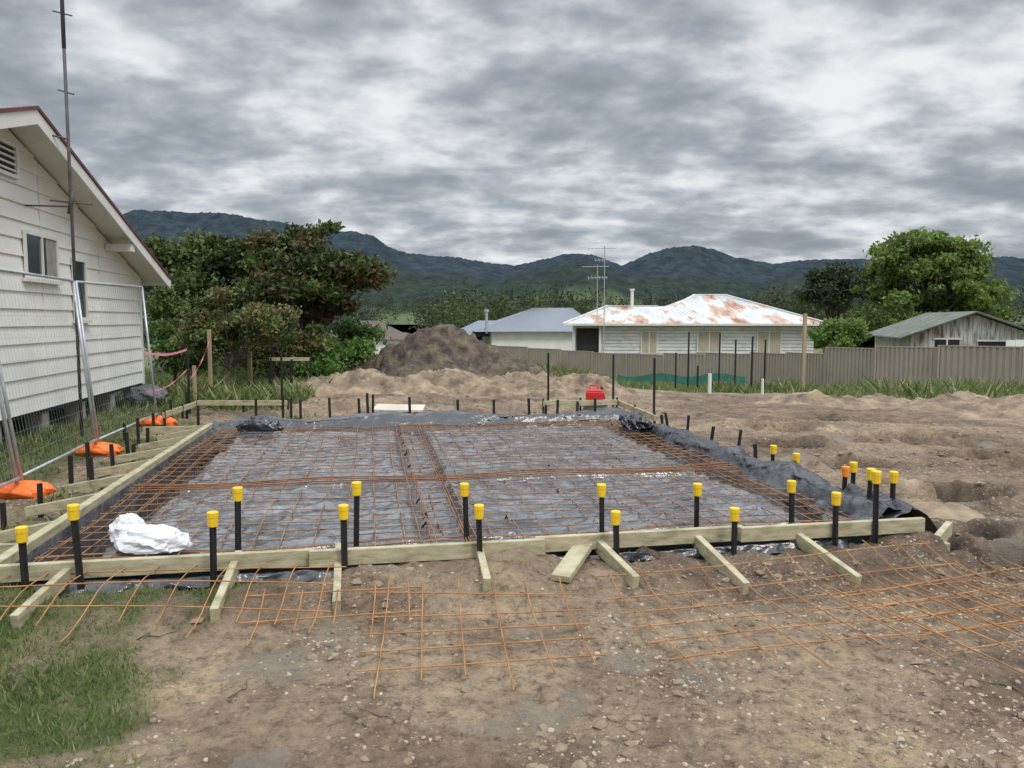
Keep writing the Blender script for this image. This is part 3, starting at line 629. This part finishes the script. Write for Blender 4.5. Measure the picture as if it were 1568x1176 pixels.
# ---------------------------------------------------------------- temporary fence
tf=empty('temporary_fence'); pts=[(-4.15,4.75),(-4.55,7.05),(-5.1,9.4),(-5.45,11.8)]
lean=[-.3,-.30,-.20,-.16]
for i in range(3):
    a=np.array([*pts[i],0]);b=np.array([*pts[i+1],0]); d=(b-a)/np.linalg.norm(b-a); a=a+d*.05; b=b-d*.05
    za,zb=gz(*a[:2])+.14,gz(*b[:2])+.14; ta=np.array([lean[i],0,1.98]); tb=np.array([lean[i+1],0,1.98])
    A0=a+[0,0,za];B0=b+[0,0,zb];A1=A0+ta;B1=B0+tb
    mb=MB()
    mb.tube([A0-[0,0,.12],A1],.017,8); mb.tube([B0-[0,0,.12],B1],.017,8); mb.tube([A1,B1],.015,8); mb.tube([A0+[0,0,.05],B0+[0,0,.05]],.015,8)
    mb.build('panel_frame',[galv],tf,True)
    mb=MB(); n=30
    for k in range(1,n): t=k/n; mb.tube([A0+(B0-A0)*t,A1+(B1-A1)*t],.0012,3,cap=False)
    for k in range(1,9): t=k/9; mb.tube([A0+(A1-A0)*t,B0+(B1-B0)*t],.0012,3,cap=False)
    mb.build('wire_infill',[galv],tf,True)
for j,(x,y) in enumerate(pts[1:]):
    z=gz(x,y); crumple('orange_foot',(x-.02,y+.02,z+.05),(.27,.15,.085),orange,40+j,sub=4,amp=.45,parent=tf)
    mb=MB(); mb.box(x-.24,x+.24,y-.1,y+.12,z-.03,z+.09); mb.build('foot_block',[orange],tf,bevel=.03)
mb=MB()
def tape(p,q,s=.12,w=.05):
    p=np.array(p);q=np.array(q); n=10; prev=None
    for i in range(n+1):
        t=i/n; c=p+(q-p)*t; c=c-[0,0,s*math.sin(math.pi*t)]
        tw=.02*math.sin(i*1.9)
        cur=(c+[0,tw,w/2],c-[0,tw,w/2])
        if prev is not None: mb.poly([prev[0],prev[1],cur[1],cur[0]])
        prev=cur
tape(PV(222,540,12.2),PV(287,535,13.8),.06,.035); tape(PV(287,585,13.8),PV(322,518,17),.12,.035); tape(PV(225,600,12),PV(287,565,13.8),.1,.02); tape(PV(320,520,17),PV(320,508,17.1),0,.05)
mb.build('pink_barrier_tape',[pink])
# ---------------------------------------------------------------- left weatherboard house
hs=empty('weatherboard_house')
C=np.array([-7.5,15.6]); U=np.array([-.172,.985]); U/=np.linalg.norm(U); Nn=np.array([U[1],-U[0]])
def Hp(w,n,z): p=C-U*w+Nn*n; return (p[0],p[1],z)
WL=11.4; AP=5.7; ZE=2.52; ZA=4.22; zb=.39
def topz(w): return ZE+(ZA-ZE)*(1-abs(w-AP)/AP)
mb=MB(); z=zb; st=.235
while z<ZA-.05:
    z1=min(z+st,ZA-.02)
    def span(zz):
        if zz<=ZE: return 0,WL
        k=(zz-ZE)/(ZA-ZE); return AP*k,WL-AP*k
    a0,a1=span(z); b0,b1=span(z1)
    mb.poly([Hp(a0,.026,z),Hp(a1,.026,z),Hp(b1,.002,z1),Hp(b0,.002,z1)]); mb.poly([Hp(a0,-.01,z),Hp(a1,-.01,z),Hp(a1,.026,z),Hp(a0,.026,z)])
    z=z1
mb.build('gable_wall',[whitep],hs)
mb=MB(); mb.hexa([Hp(0,-9,zb),Hp(WL,-9,zb),Hp(WL,-.01,zb),Hp(0,-.01,zb),Hp(0,-9,ZE),Hp(WL,-9,ZE),Hp(WL,-.01,ZE),Hp(0,-.01,ZE)]); mb.build('walls',[whitep],hs)
mb=MB(); mb.box(-.03,.09,.0,.035,zb-.03,ZE-.02,0,Hp)
for k in range(1,5): mb.box(k*2.3,k*2.3+.010,.0,.027,zb,topz(k*2.3)-.05,0,Hp)
mb.build('corner_boards',[trimwhite],hs)
ov=.45; rise=(ZA-ZE)/AP
def rz(w): return ZA+.09-abs(w-AP)*rise
mbr=MB(); 
for w0,w1 in ((-.45,AP),(AP,WL+.45)):
    z0,z1=rz(w0),rz(w1)
    mbr.hexa([Hp(w0,-9.4,z0),Hp(w1,-9.4,z1),Hp(w1,ov,z1),Hp(w0,ov,z0),Hp(w0,-9.4,z0+.035),Hp(w1,-9.4,z1+.035),Hp(w1,ov,z1+.035),Hp(w0,ov,z0+.035)])
mbr.build('roof',[greenroof],hs)
mb=MB();m2=MB();m3=MB()
for w0,w1 in ((-.48,AP),(AP,WL+.48)):
    z0,z1=rz(w0),rz(w1)
    mb.hexa([Hp(w0,ov+.002,z0-.17),Hp(w1,ov+.002,z1-.17),Hp(w1,ov+.03,z1-.17),Hp(w0,ov+.03,z0-.17),Hp(w0,ov+.002,z0+.01),Hp(w1,ov+.002,z1+.01),Hp(w1,ov+.03,z1+.01),Hp(w0,ov+.03,z0+.01)])
    m2.hexa([Hp(w0,ov-.06,z0+.012+.03),Hp(w1,ov-.06,z1+.042),Hp(w1,ov+.05,z1+.012),Hp(w0,ov+.05,z0+.012),Hp(w0,ov-.06,z0+.06),Hp(w1,ov-.06,z1+.06),Hp(w1,ov+.05,z1+.06),Hp(w0,ov+.05,z0+.06)])
    m3.poly([Hp(w0,.0,z0-.06),Hp(w1,.0,z1-.06),Hp(w1,ov,z1-.06),Hp(w0,ov,z0-.06)])
mb.build('barge_boards',[trimwhite],hs); m2.build('barge_capping',[redtrim],hs); m3.build('verge_soffit',[trimwhite],hs)
mb=MB(); mb.box(1.75,1.95,.02,ov,rz(1.85)-.3,rz(1.85)-.18,0,Hp); mb.box(-.5,-.38,-9.4,ov+.04,rz(-.45)-.12,rz(-.45)+.0,0,Hp); mb.build('purlin_end_and_gutter',[trimwhite],hs)
def window(w0,w1,z0,z1,mull=1):
    m=MB(); f=.045
    m.box(w0,w1,.03,.06,z0,z0+f,0,Hp); m.box(w0,w1,.03,.06,z1-f,z1,0,Hp); m.box(w0,w0+f,.03,.062,z0+f,z1-f,0,Hp); m.box(w1-f,w1,.03,.062,z0+f,z1-f,0,Hp)
    if mull: m.box((w0+w1)/2-.02,(w0+w1)/2+.02,.03,.062,z0+f,z1-f,0,Hp)
    m.box(w0-.05,w1+.05,.028,.09,z0-.05,z0-.002,0,Hp)
    m.build('window_frame',[trimwhite],hs)
    m=MB(); m.box(w0+.01,w1-.01,.028,.040,z0+.01,z1-.01,0,Hp); m.build('window_glass',[glass],hs)
    if mull:
        m=MB(); m.box(w0+f,w0+(w1-w0)*.36,.041,.044,z0+f,z1-f,0,Hp); m.build('curtain',[concrete],hs)
window(4.1,5.2,2.22,2.86); window(3.0,3.55,1.65,2.62,0)
m=MB(); m.box(5.35,6.1,.027,.04,3.54,3.9,0,Hp)
m.build('gable_vent',[darkm],hs); m=MB()
for k in range(4): m.box(5.38,6.07,.042,.07,3.58+k*.08,3.605+k*.08,0,Hp)
m.box(5.3,5.36,.03,.075,3.5,3.94,0,Hp);m.box(6.09,6.15,.03,.075,3.5,3.94,0,Hp);m.box(5.362,6.088,.03,.075,3.5,3.545,0,Hp);m.box(5.362,6.088,.03,.075,3.895,3.94,0,Hp)
m.build('vent_louvres',[trimwhite],hs)
m=MB()
for i in range(8):
    for j in range(3): m.box(.1+i*1.45,.33+i*1.45,-.28-j*2.2,-.05-j*2.2,-.25,zb-.002,0,Hp)
m.build('stumps',[concrete],hs)
m=MB(); m.box(0,WL,-6.9,-6.8,-.2,zb-.01,0,Hp); m.box(0,WL,-.05,-.012,zb-.06,zb-.003,0,Hp); m.build('bearer_and_back_skirt',[darkm],hs)
cover=nmat('grey_cover',[(.06,.07,.08),(.12,.13,.15)],4,.5)
mw=empty('covered_mower'); hpz=Hp(1.0,.35,0); crumple('cover',(hpz[0],hpz[1],.2),(.35,.25,.20),cover,31,amp=.3,parent=mw)
mb=MB(); mb.tube([Hp(.9,.4,.3),Hp(.6,.45,.75),Hp(.3,.5,.85)],.012,6); mb.tube([Hp(1.1,.6,.3),Hp(.8,.6,.75),Hp(.5,.6,.85)],.012,6); mb.build('mower_handle',[blacksteel],mw)
ma=empty('antenna_mast'); mb=MB(); x,y,_=Hp(5.05,.6,0)
mb.tube([(x,y,-.1),(x,y,7.0)],.022,8); mb.tube([(x,y,5.3),(x+.01,y,7.3)],.027,8)
for zz,L_ in ((3.25,.28),(5.75,.12),(4.72,.10)): mb.tube([(x-L_,y-.02,zz+.03),(x+L_,y+.02,zz-.02)],.010,6)
mb.tube([(x,y,3.2),Hp(5.05,.02,3.2)],.012,6); mb.tube([(x,y,4.1),Hp(5.3,.45,4.1)],.012,6)
mb.tube([(x-.03,y,3.1),(x+.03,y,3.4)],.03,6)
mb.build('mast',[nmat('mast_steel',[(.05,.045,.045),(.10,.09,.09)],5,.6)],ma,True)
# ---------------------------------------------------------------- boundary fence
bf=empty('boundary_fence')
fl=[(640,523,62),(760,529,52),(860,536,48),(960,543,44),(1150,541,38),(1265,541,34.6),(1266,533,34.5),(1340,533,32.6),(1341,532,32.5),(1437,531,31),(1438,529,30.9),(1568,532,29),(1700,532,27.5),(1900,532,26)]
mb=MB();mp=MB()
for i in range(len(fl)-1):
    a=np.array(PV(*fl[i]));b=np.array(PV(*fl[i+1])); Ld=np.linalg.norm((b-a)[:2])
    if Ld<.3: continue
    d=(b-a)/Ld; nrm=np.array([d[1],-d[0],0]); nrm/=np.linalg.norm(nrm)
    if nrm[1]>0: nrm=-nrm
    npan=max(1,round(Ld/2.37)); pl=Ld/npan
    for k in range(npan):
        p=a+d*pl*k; q=a+d*pl*(k+1); zt=(p[2]+q[2])/2
        n=13; step=pl/n
        for j in range(n):
            s0=p+d*step*j; prof=[(0,0),(.28,0),(.38,.035),(.9,.035),(1,0)]
            for (t0,o0),(t1,o1) in zip(prof[:-1],prof[1:]):
                A=s0+d*step*t0+nrm*o0; Bq=s0+d*step*t1+nrm*o1
                mb.poly([(A[0],A[1],zt-2.1),(Bq[0],Bq[1],zt-2.1),(Bq[0],Bq[1],zt-.02),(A[0],A[1],zt-.02)])
        mp.beam((p[0],p[1],zt),(q[0],q[1],zt),.09,.05)
        mp.beam((p[0]+nrm[0]*.04,p[1]+nrm[1]*.04,zt-2.1),(p[0]+nrm[0]*.04,p[1]+nrm[1]*.04,zt+.03),.06,.06)
mb.build('fence_panels',[fencem],bf); mp.build('posts_and_rails',[fencem],bf)
mb=MB()
for i in range(14):
    u0=945+i*14; p=PV(u0,574+3*math.sin(i),30-.1*i); q=PV(u0+14,574+3*math.sin(i+1),30-.1*(i+1)); mb.poly([p,q,(q[0],q[1]-.1,q[2]-.3),(p[0],p[1]-.1,p[2]-.3)])
mb.build('silt_cloth',[greenm])
mb=MB(); x,y,z=PV(1087,572,21); mb.tube([(x,y,z-.8),(x,y,z)],.05,10); x,y,z=PV(1168,580,21); mb.tube([(x,y,z-.8),(x,y,z)],.035,10); mb.build('white_drain_pipes',[trimwhite])
# ---------------------------------------------------------------- neighbouring houses
def rot(cx,cy,yaw):
    c,s=math.cos(yaw),math.sin(yaw)
    return lambda x,y,z:(cx+x*c-y*s,cy+x*s+y*c,z)
def hip(mb,M,x0,x1,y0,y1,ze,zr,rx0,rx1,ry,mi=0):
    A=M(x0,y0,ze);B_=M(x1,y0,ze);C_=M(x1,y1,ze);D=M(x0,y1,ze);R0=M(rx0,ry,zr);R1=M(rx1,ry,zr)
    mb.poly([A,B_,R1,R0],mi);mb.poly([B_,C_,R1],mi);mb.poly([C_,D,R0,R1],mi);mb.poly([D,A,R0],mi);mb.poly([D,C_,B_,A],mi)
def corr(mb,M,P0,P1,R0,R1,n,mi=0,h=.03):
    for i in range(n+1):
        t=i/n; a=[P0[k]+(P1[k]-P0[k])*t for k in range(3)]; b=[R0[k]+(R1[k]-R0[k])*t for k in range(3)]
        mb.beam(M(a[0],a[1],a[2]+h*.5),M(b[0],b[1],b[2]+h*.5),.07,h,mi)
h2=empty('rusty_roof_house'); M=rot(3.6,51.5,math.radians(-4))
mb=MB(); mb.box(.5,16.3,.5,10.5,-3.4,1.33,0,M)
z=-3
while z<1.3: mb.box(2.3,16.33,.47,.5,z,z+.012,1,M); z+=.22
mb.build('walls',[whitedirty,concrete],h2)
mb=MB(); ze=1.38
hip(mb,M,4.2,17.1,-.1,12.0,ze,3.45,9.4,11.6,6.0); hip(mb,M,-.2,10.5,-.15,7.2,ze+.02,2.6,2.9,8.2,3.4)
corr(mb,M,(4.4,0,ze),(16.9,0,ze),(9.4,6,3.45),(11.6,6,3.45),26); corr(mb,M,(0,-.1,ze+.02),(10,-.1,ze+.02),(2.9,3.4,2.6),(8.2,3.4,2.6),24)
corr(mb,M,(17.05,0,ze),(17.05,11.8,ze),(11.6,6,3.45),(11.6,6.02,3.45),16)
mb.build('roof',[rustroof],h2)
mb=MB(); 
for a,b in (((-.2,-.2,ze-.03),(17.1,-.15,ze-.03)),((-.2,-.2,ze-.03),(-.2,7,ze-.03)),((17.1,-.15,ze-.03),(17.1,12,ze-.03))): mb.beam(M(*a),M(*b),.12,.14)
mb.beam(M(9.3,6,3.5),M(11.7,6,3.5),.2,.08); mb.beam(M(17.1,-.1,ze+.05),M(11.6,6,3.5),.18,.06); mb.beam(M(6.0,1.8,1.95),M(9.4,6,3.5),.18,.06); mb.beam(M(2.8,3.4,2.64),M(6.4,3.4,2.64),.18,.06); mb.beam(M(-.2,-.15,ze+.05),M(2.9,3.4,2.66),.18,.06)
mb.build('gutters_and_ridge',[trimwhite],h2)
def win2(x0,x1,z0,z1,bl=True):
    m=MB(); m.box(x0,x1,.40,.5,z0,z1,0,M); m.box(x0+.08,(x0+x1)/2-.04,.385,.399,z0+.08,z1-.08,2 if bl else 1,M); m.box((x0+x1)/2+.04,x1-.08,.385,.399,z0+.08,z1-.08,2,M)
    m.build('window',[trimwhite,glass,curt if bl else glass],h2)
win2(5.0,6.1,-.6,.95); win2(8.7,10.3,-.5,.95,True); win2(12.6,14.2,-.6,.95)
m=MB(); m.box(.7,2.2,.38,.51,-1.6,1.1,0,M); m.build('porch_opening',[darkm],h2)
m=MB(); m.box(.45,.6,.2,.35,-3,1.3,0,M); m.box(2.2,2.35,.2,.36,-3,1.3,0,M); m.build('porch_posts',[trimwhite],h2)
m=MB(); x,y,z=PV(968,445,54); m.tube([(x,y,1.5),(x,y,z)],.11,8); m.tube([(x,y,z),(x,y,z+.12)],.17,8); m.build('flue',[trimwhite],h2)
def antenna(u,v,d,zb_):
    e=empty('tv_antenna'); x,y,z=PV(u,v,d); m=MB(); m.tube([(x,y,zb_),(x,y,z)],.03,6); m.tube([(x-1.0,y,z-.15),(x+.8,y+.3,z-.1)],.02,5)
    for i in range(9): a=x-1.0+i*.21; m.tube([(a,y-.45,z-.15),(a,y+.5,z-.12)],.012,4)
    m.tube([(x-.6,y,z-.9),(x+.7,y,z-.85)],.018,5)
    for i in range(6): a=x-.6+i*.24; m.tube([(a,y-.3,z-1.0),(a,y+.3,z-.75)],.012,4)
    m.build('antenna_mast_and_elements',[galv],e)
antenna(926,377,50,-2.5); antenna(915,405,52,-2); 
h3=empty('grey_roof_house'); M3=rot(-2.0,66,math.radians(8)); mb=MB(); mb.box(0.3,9.4,.4,8,-4,.75,0,M3); mb.build('walls',[whitep],h3)
mb=MB(); hip(mb,M3,-1.2,10,-.2,9,.65,2.75,4.6,8.2,4.2); hip(mb,M3,-3.2,4,1.5,8,.2,1.6,-.5,3,4); corr(mb,M3,(-1.0,-.15,.65),(9.9,-.15,.65),(4.6,4.2,2.75),(8.2,4.2,2.75),24,h=.02); mb.build('roof',[roofgrey],h3)
mb=MB(); x,y,z=PV(745,478,66); mb.tube([(x,y,.5),(x,y,z)],.12,8); mb.tube([(x,y,z),(x,y,z+.25)],.2,8); mb.build('flue',[galv],h3)
h4=empty('brown_roof_house'); M4=rot(*PV(495,510,60)[:2],math.radians(5)); mb=MB(); mb.box(.3,5.7,.3,6,-4,.3,0,M4); mb.build('walls',[curt],h4); mb=MB(); hip(mb,M4,-.5,6.3,-.3,6.6,.3,1.6,1.8,4,3); mb.build('roof',[roofbrown],h4)
h5=empty('small_outbuilding'); M5=rot(*PV(572,520,58)[:2],0); mb=MB(); mb.box(0,3.4,0,3,-3,.2,0,M5); mb.build('walls',[whitep],h5); mb=MB(); hip(mb,M5,-.3,3.7,-.3,3.3,.2,.7,1.2,2.2,1.5); mb.build('roof',[roofbrown],h5)
h6=empty('weathered_shed'); sx,sy,_=PV(1395,512,46); M6=rot(sx,sy,math.radians(-14)); W=6.6; zt=.75; za=2.0
mb=MB(); mb.hexa([M6(0,0,-3),M6(W,0,-3),M6(W,10,-3),M6(0,10,-3),M6(0,0,zt),M6(W,0,zt),M6(W,10,zt),M6(0,10,zt)]); mb.poly([M6(0,-.002,zt),M6(W,-.002,zt),M6(W/2,-.002,za)])
for i in range(28):
    xx=i*.235; tz=zt+(za-zt)*(1-abs(xx+.1-W/2)/(W/2))-.06; mb.box(xx,xx+.19,-.03,-.003,-3,tz,0,M6)
mb.build('walls',[shedwall],h6)
mb=MB()
for s0,s1 in ((-.7,W/2),(W/2,W+.7)):
    f=lambda q: za+.08-abs(q-W/2)*(za-zt)/(W/2)
    mb.hexa([M6(s0,-.6,f(s0)),M6(s1,-.6,f(s1)),M6(s1,10,f(s1)),M6(s0,10,f(s0)),M6(s0,-.6,f(s0)+.06),M6(s1,-.6,f(s1)+.06),M6(s1,10,f(s1)+.06),M6(s0,10,f(s0)+.06)])
    n=40
    for i in range(n): yy=-.6+i*.27; mb.beam(M6(s0,yy,f(s0)+.07),M6(s1,yy,f(s1)+.07),.06,.03)
mb.build('roof',[greenroof],h6)
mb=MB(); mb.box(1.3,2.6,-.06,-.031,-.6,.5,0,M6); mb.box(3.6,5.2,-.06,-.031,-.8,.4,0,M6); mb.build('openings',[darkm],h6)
mb=MB(); mb.box(1.2,2.7,-.09,-.061,.5,.6,0,M6); mb.box(1.9,1.98,-.09,-.061,-.6,.5,0,M6); mb.box(3.5,5.3,-.09,-.061,.4,.5,0,M6); mb.build('frames',[trimwhite],h6)
mb=MB()
for x0 in np.linspace(3.4,6,6): mb.beam((sx+x0,sy-2.2,-2),(sx+x0+.1,sy-2.2,.35+.25*math.sin(x0*3)),.5,.05)
mb.build('stacked_panels',[whitedirty])
for u,v,d in ((1180,440,120),(1265,430,100),(1170,447,150)):
    x,y,z=PV(u,v,d); m=MB(); m.tube([(x,y,-6),(x,y,z)],[.18,.12],6); m.beam((x-1.3,y,z-.6),(x+1.3,y,z-.6),.12,.12); m.beam((x-1,y,z-1.5),(x+1,y,z-1.5),.1,.1); m.build('power_pole',[bark])
# ---------------------------------------------------------------- world
w=bpy.data.worlds.new("World"); scene.world=w; w.use_nodes=True; nt=w.node_tree; N=nt.nodes; L=nt.links
for n in list(N): N.remove(n)
out=N.new('ShaderNodeOutputWorld'); tc=N.new('ShaderNodeTexCoord'); sx_=N.new('ShaderNodeSeparateXYZ'); L.new(tc.outputs['Generated'],sx_.inputs[0])
def mt(op,a,b=0.0,c=None,clamp=False):
    x=N.new('ShaderNodeMath'); x.operation=op; x.use_clamp=clamp
    for i,s in enumerate((a,b) if c is None else (a,b,c)):
        if isinstance(s,(int,float)): x.inputs[i].default_value=s
        else: L.new(s,x.inputs[i])
    return x.outputs[0]
zc=mt('ADD',mt('MAXIMUM',sx_.outputs[2],0.0),.24)
px=mt('DIVIDE',sx_.outputs[0],zc); py=mt('DIVIDE',sx_.outputs[1],zc)
cb=N.new('ShaderNodeCombineXYZ'); L.new(px,cb.inputs[0]); L.new(py,cb.inputs[1])
def nz(scale,det,rough,dist,off,sc=(1,1,1)):
    mp_=N.new('ShaderNodeMapping'); mp_.inputs['Location'].default_value=off; mp_.inputs['Scale'].default_value=sc; L.new(cb.outputs[0],mp_.inputs[0])
    n=N.new('ShaderNodeTexNoise'); n.inputs['Scale'].default_value=scale; n.inputs['Detail'].default_value=det; n.inputs['Roughness'].default_value=rough; n.inputs['Distortion'].default_value=dist; L.new(mp_.outputs[0],n.inputs['Vector']); return n.outputs['Fac']
n1=nz(1.9,2,.45,0,(3.2,1.7,0),(.8,1,1)); n2=nz(5.2,8,.52,.1,(0,5,0),(.85,1,1)); n4=nz(13.0,6,.5,.15,(2,1,0),(.85,1,1))
v=mt('ADD',mt('ADD',mt('MULTIPLY',n1,.42),mt('MULTIPLY',n2,.44)),mt('MULTIPLY',n4,.14))
cr=N.new('ShaderNodeValToRGB'); el=cr.color_ramp.elements; cr.color_ramp.interpolation='B_SPLINE'
stops=[(.38,(.27,.30,.34)),(.44,(.34,.375,.42)),(.49,(.45,.49,.535)),(.53,(.60,.635,.67)),(.57,(.76,.785,.81)),(.62,(.90,.91,.92))]
while len(el)<len(stops): el.new(.5)
for k,(p_,c_) in enumerate(stops): el[k].position=p_; el[k].color=(*c_,1)
L.new(v,cr.inputs[0])
# overcast zenith outshines its horizon; boosted above the view to light the scene
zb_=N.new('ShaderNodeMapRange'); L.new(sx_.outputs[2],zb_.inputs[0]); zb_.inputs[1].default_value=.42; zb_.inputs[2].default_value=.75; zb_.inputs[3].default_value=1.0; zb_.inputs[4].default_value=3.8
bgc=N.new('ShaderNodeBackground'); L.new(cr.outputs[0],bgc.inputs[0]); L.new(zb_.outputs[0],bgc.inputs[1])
sky=N.new('ShaderNodeTexSky'); sky.sky_type='NISHITA'; sky.sun_disc=False; sky.sun_elevation=math.radians(52); sky.sun_rotation=math.radians(140)
bgs=N.new('ShaderNodeBackground'); L.new(sky.outputs[0],bgs.inputs[0]); bgs.inputs[1].default_value=.08
n3=nz(1.9,5,.5,.2,(7.7,2.2,0))
cov=N.new('ShaderNodeMapRange'); L.new(n3,cov.inputs[0]); cov.inputs[1].default_value=.66; cov.inputs[2].default_value=.76; cov.inputs[3].default_value=.96; cov.inputs[4].default_value=.35
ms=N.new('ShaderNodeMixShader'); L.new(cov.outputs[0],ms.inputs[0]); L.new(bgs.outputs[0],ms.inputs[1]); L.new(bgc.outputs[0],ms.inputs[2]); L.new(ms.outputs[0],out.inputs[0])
sl=bpy.data.lights.new('sun','SUN'); sl.energy=1.5; sl.angle=math.radians(14); sl.color=(1,.95,.88)
so=bpy.data.objects.new('sun',sl); scene.collection.objects.link(so)
el_,az=math.radians(52),math.radians(140)
sd=Vector((math.sin(az)*math.cos(el_),math.cos(az)*math.cos(el_),math.sin(el_))); so.rotation_euler=sd.to_track_quat('Z','Y').to_euler()
# ---------------------------------------------------------------- camera
cam=bpy.data.cameras.new('camera'); co=bpy.data.objects.new('camera',cam); scene.collection.objects.link(co); scene.camera=co
co.location=(0,0,EYE); co.rotation_euler=(math.radians(90)-PT,0,0); cam.sensor_width=36; cam.lens=36*F/1568; cam.clip_start=.05; cam.clip_end=20000
scene.view_settings.view_transform='Standard'; scene.view_settings.look='None'; scene.view_settings.exposure=0
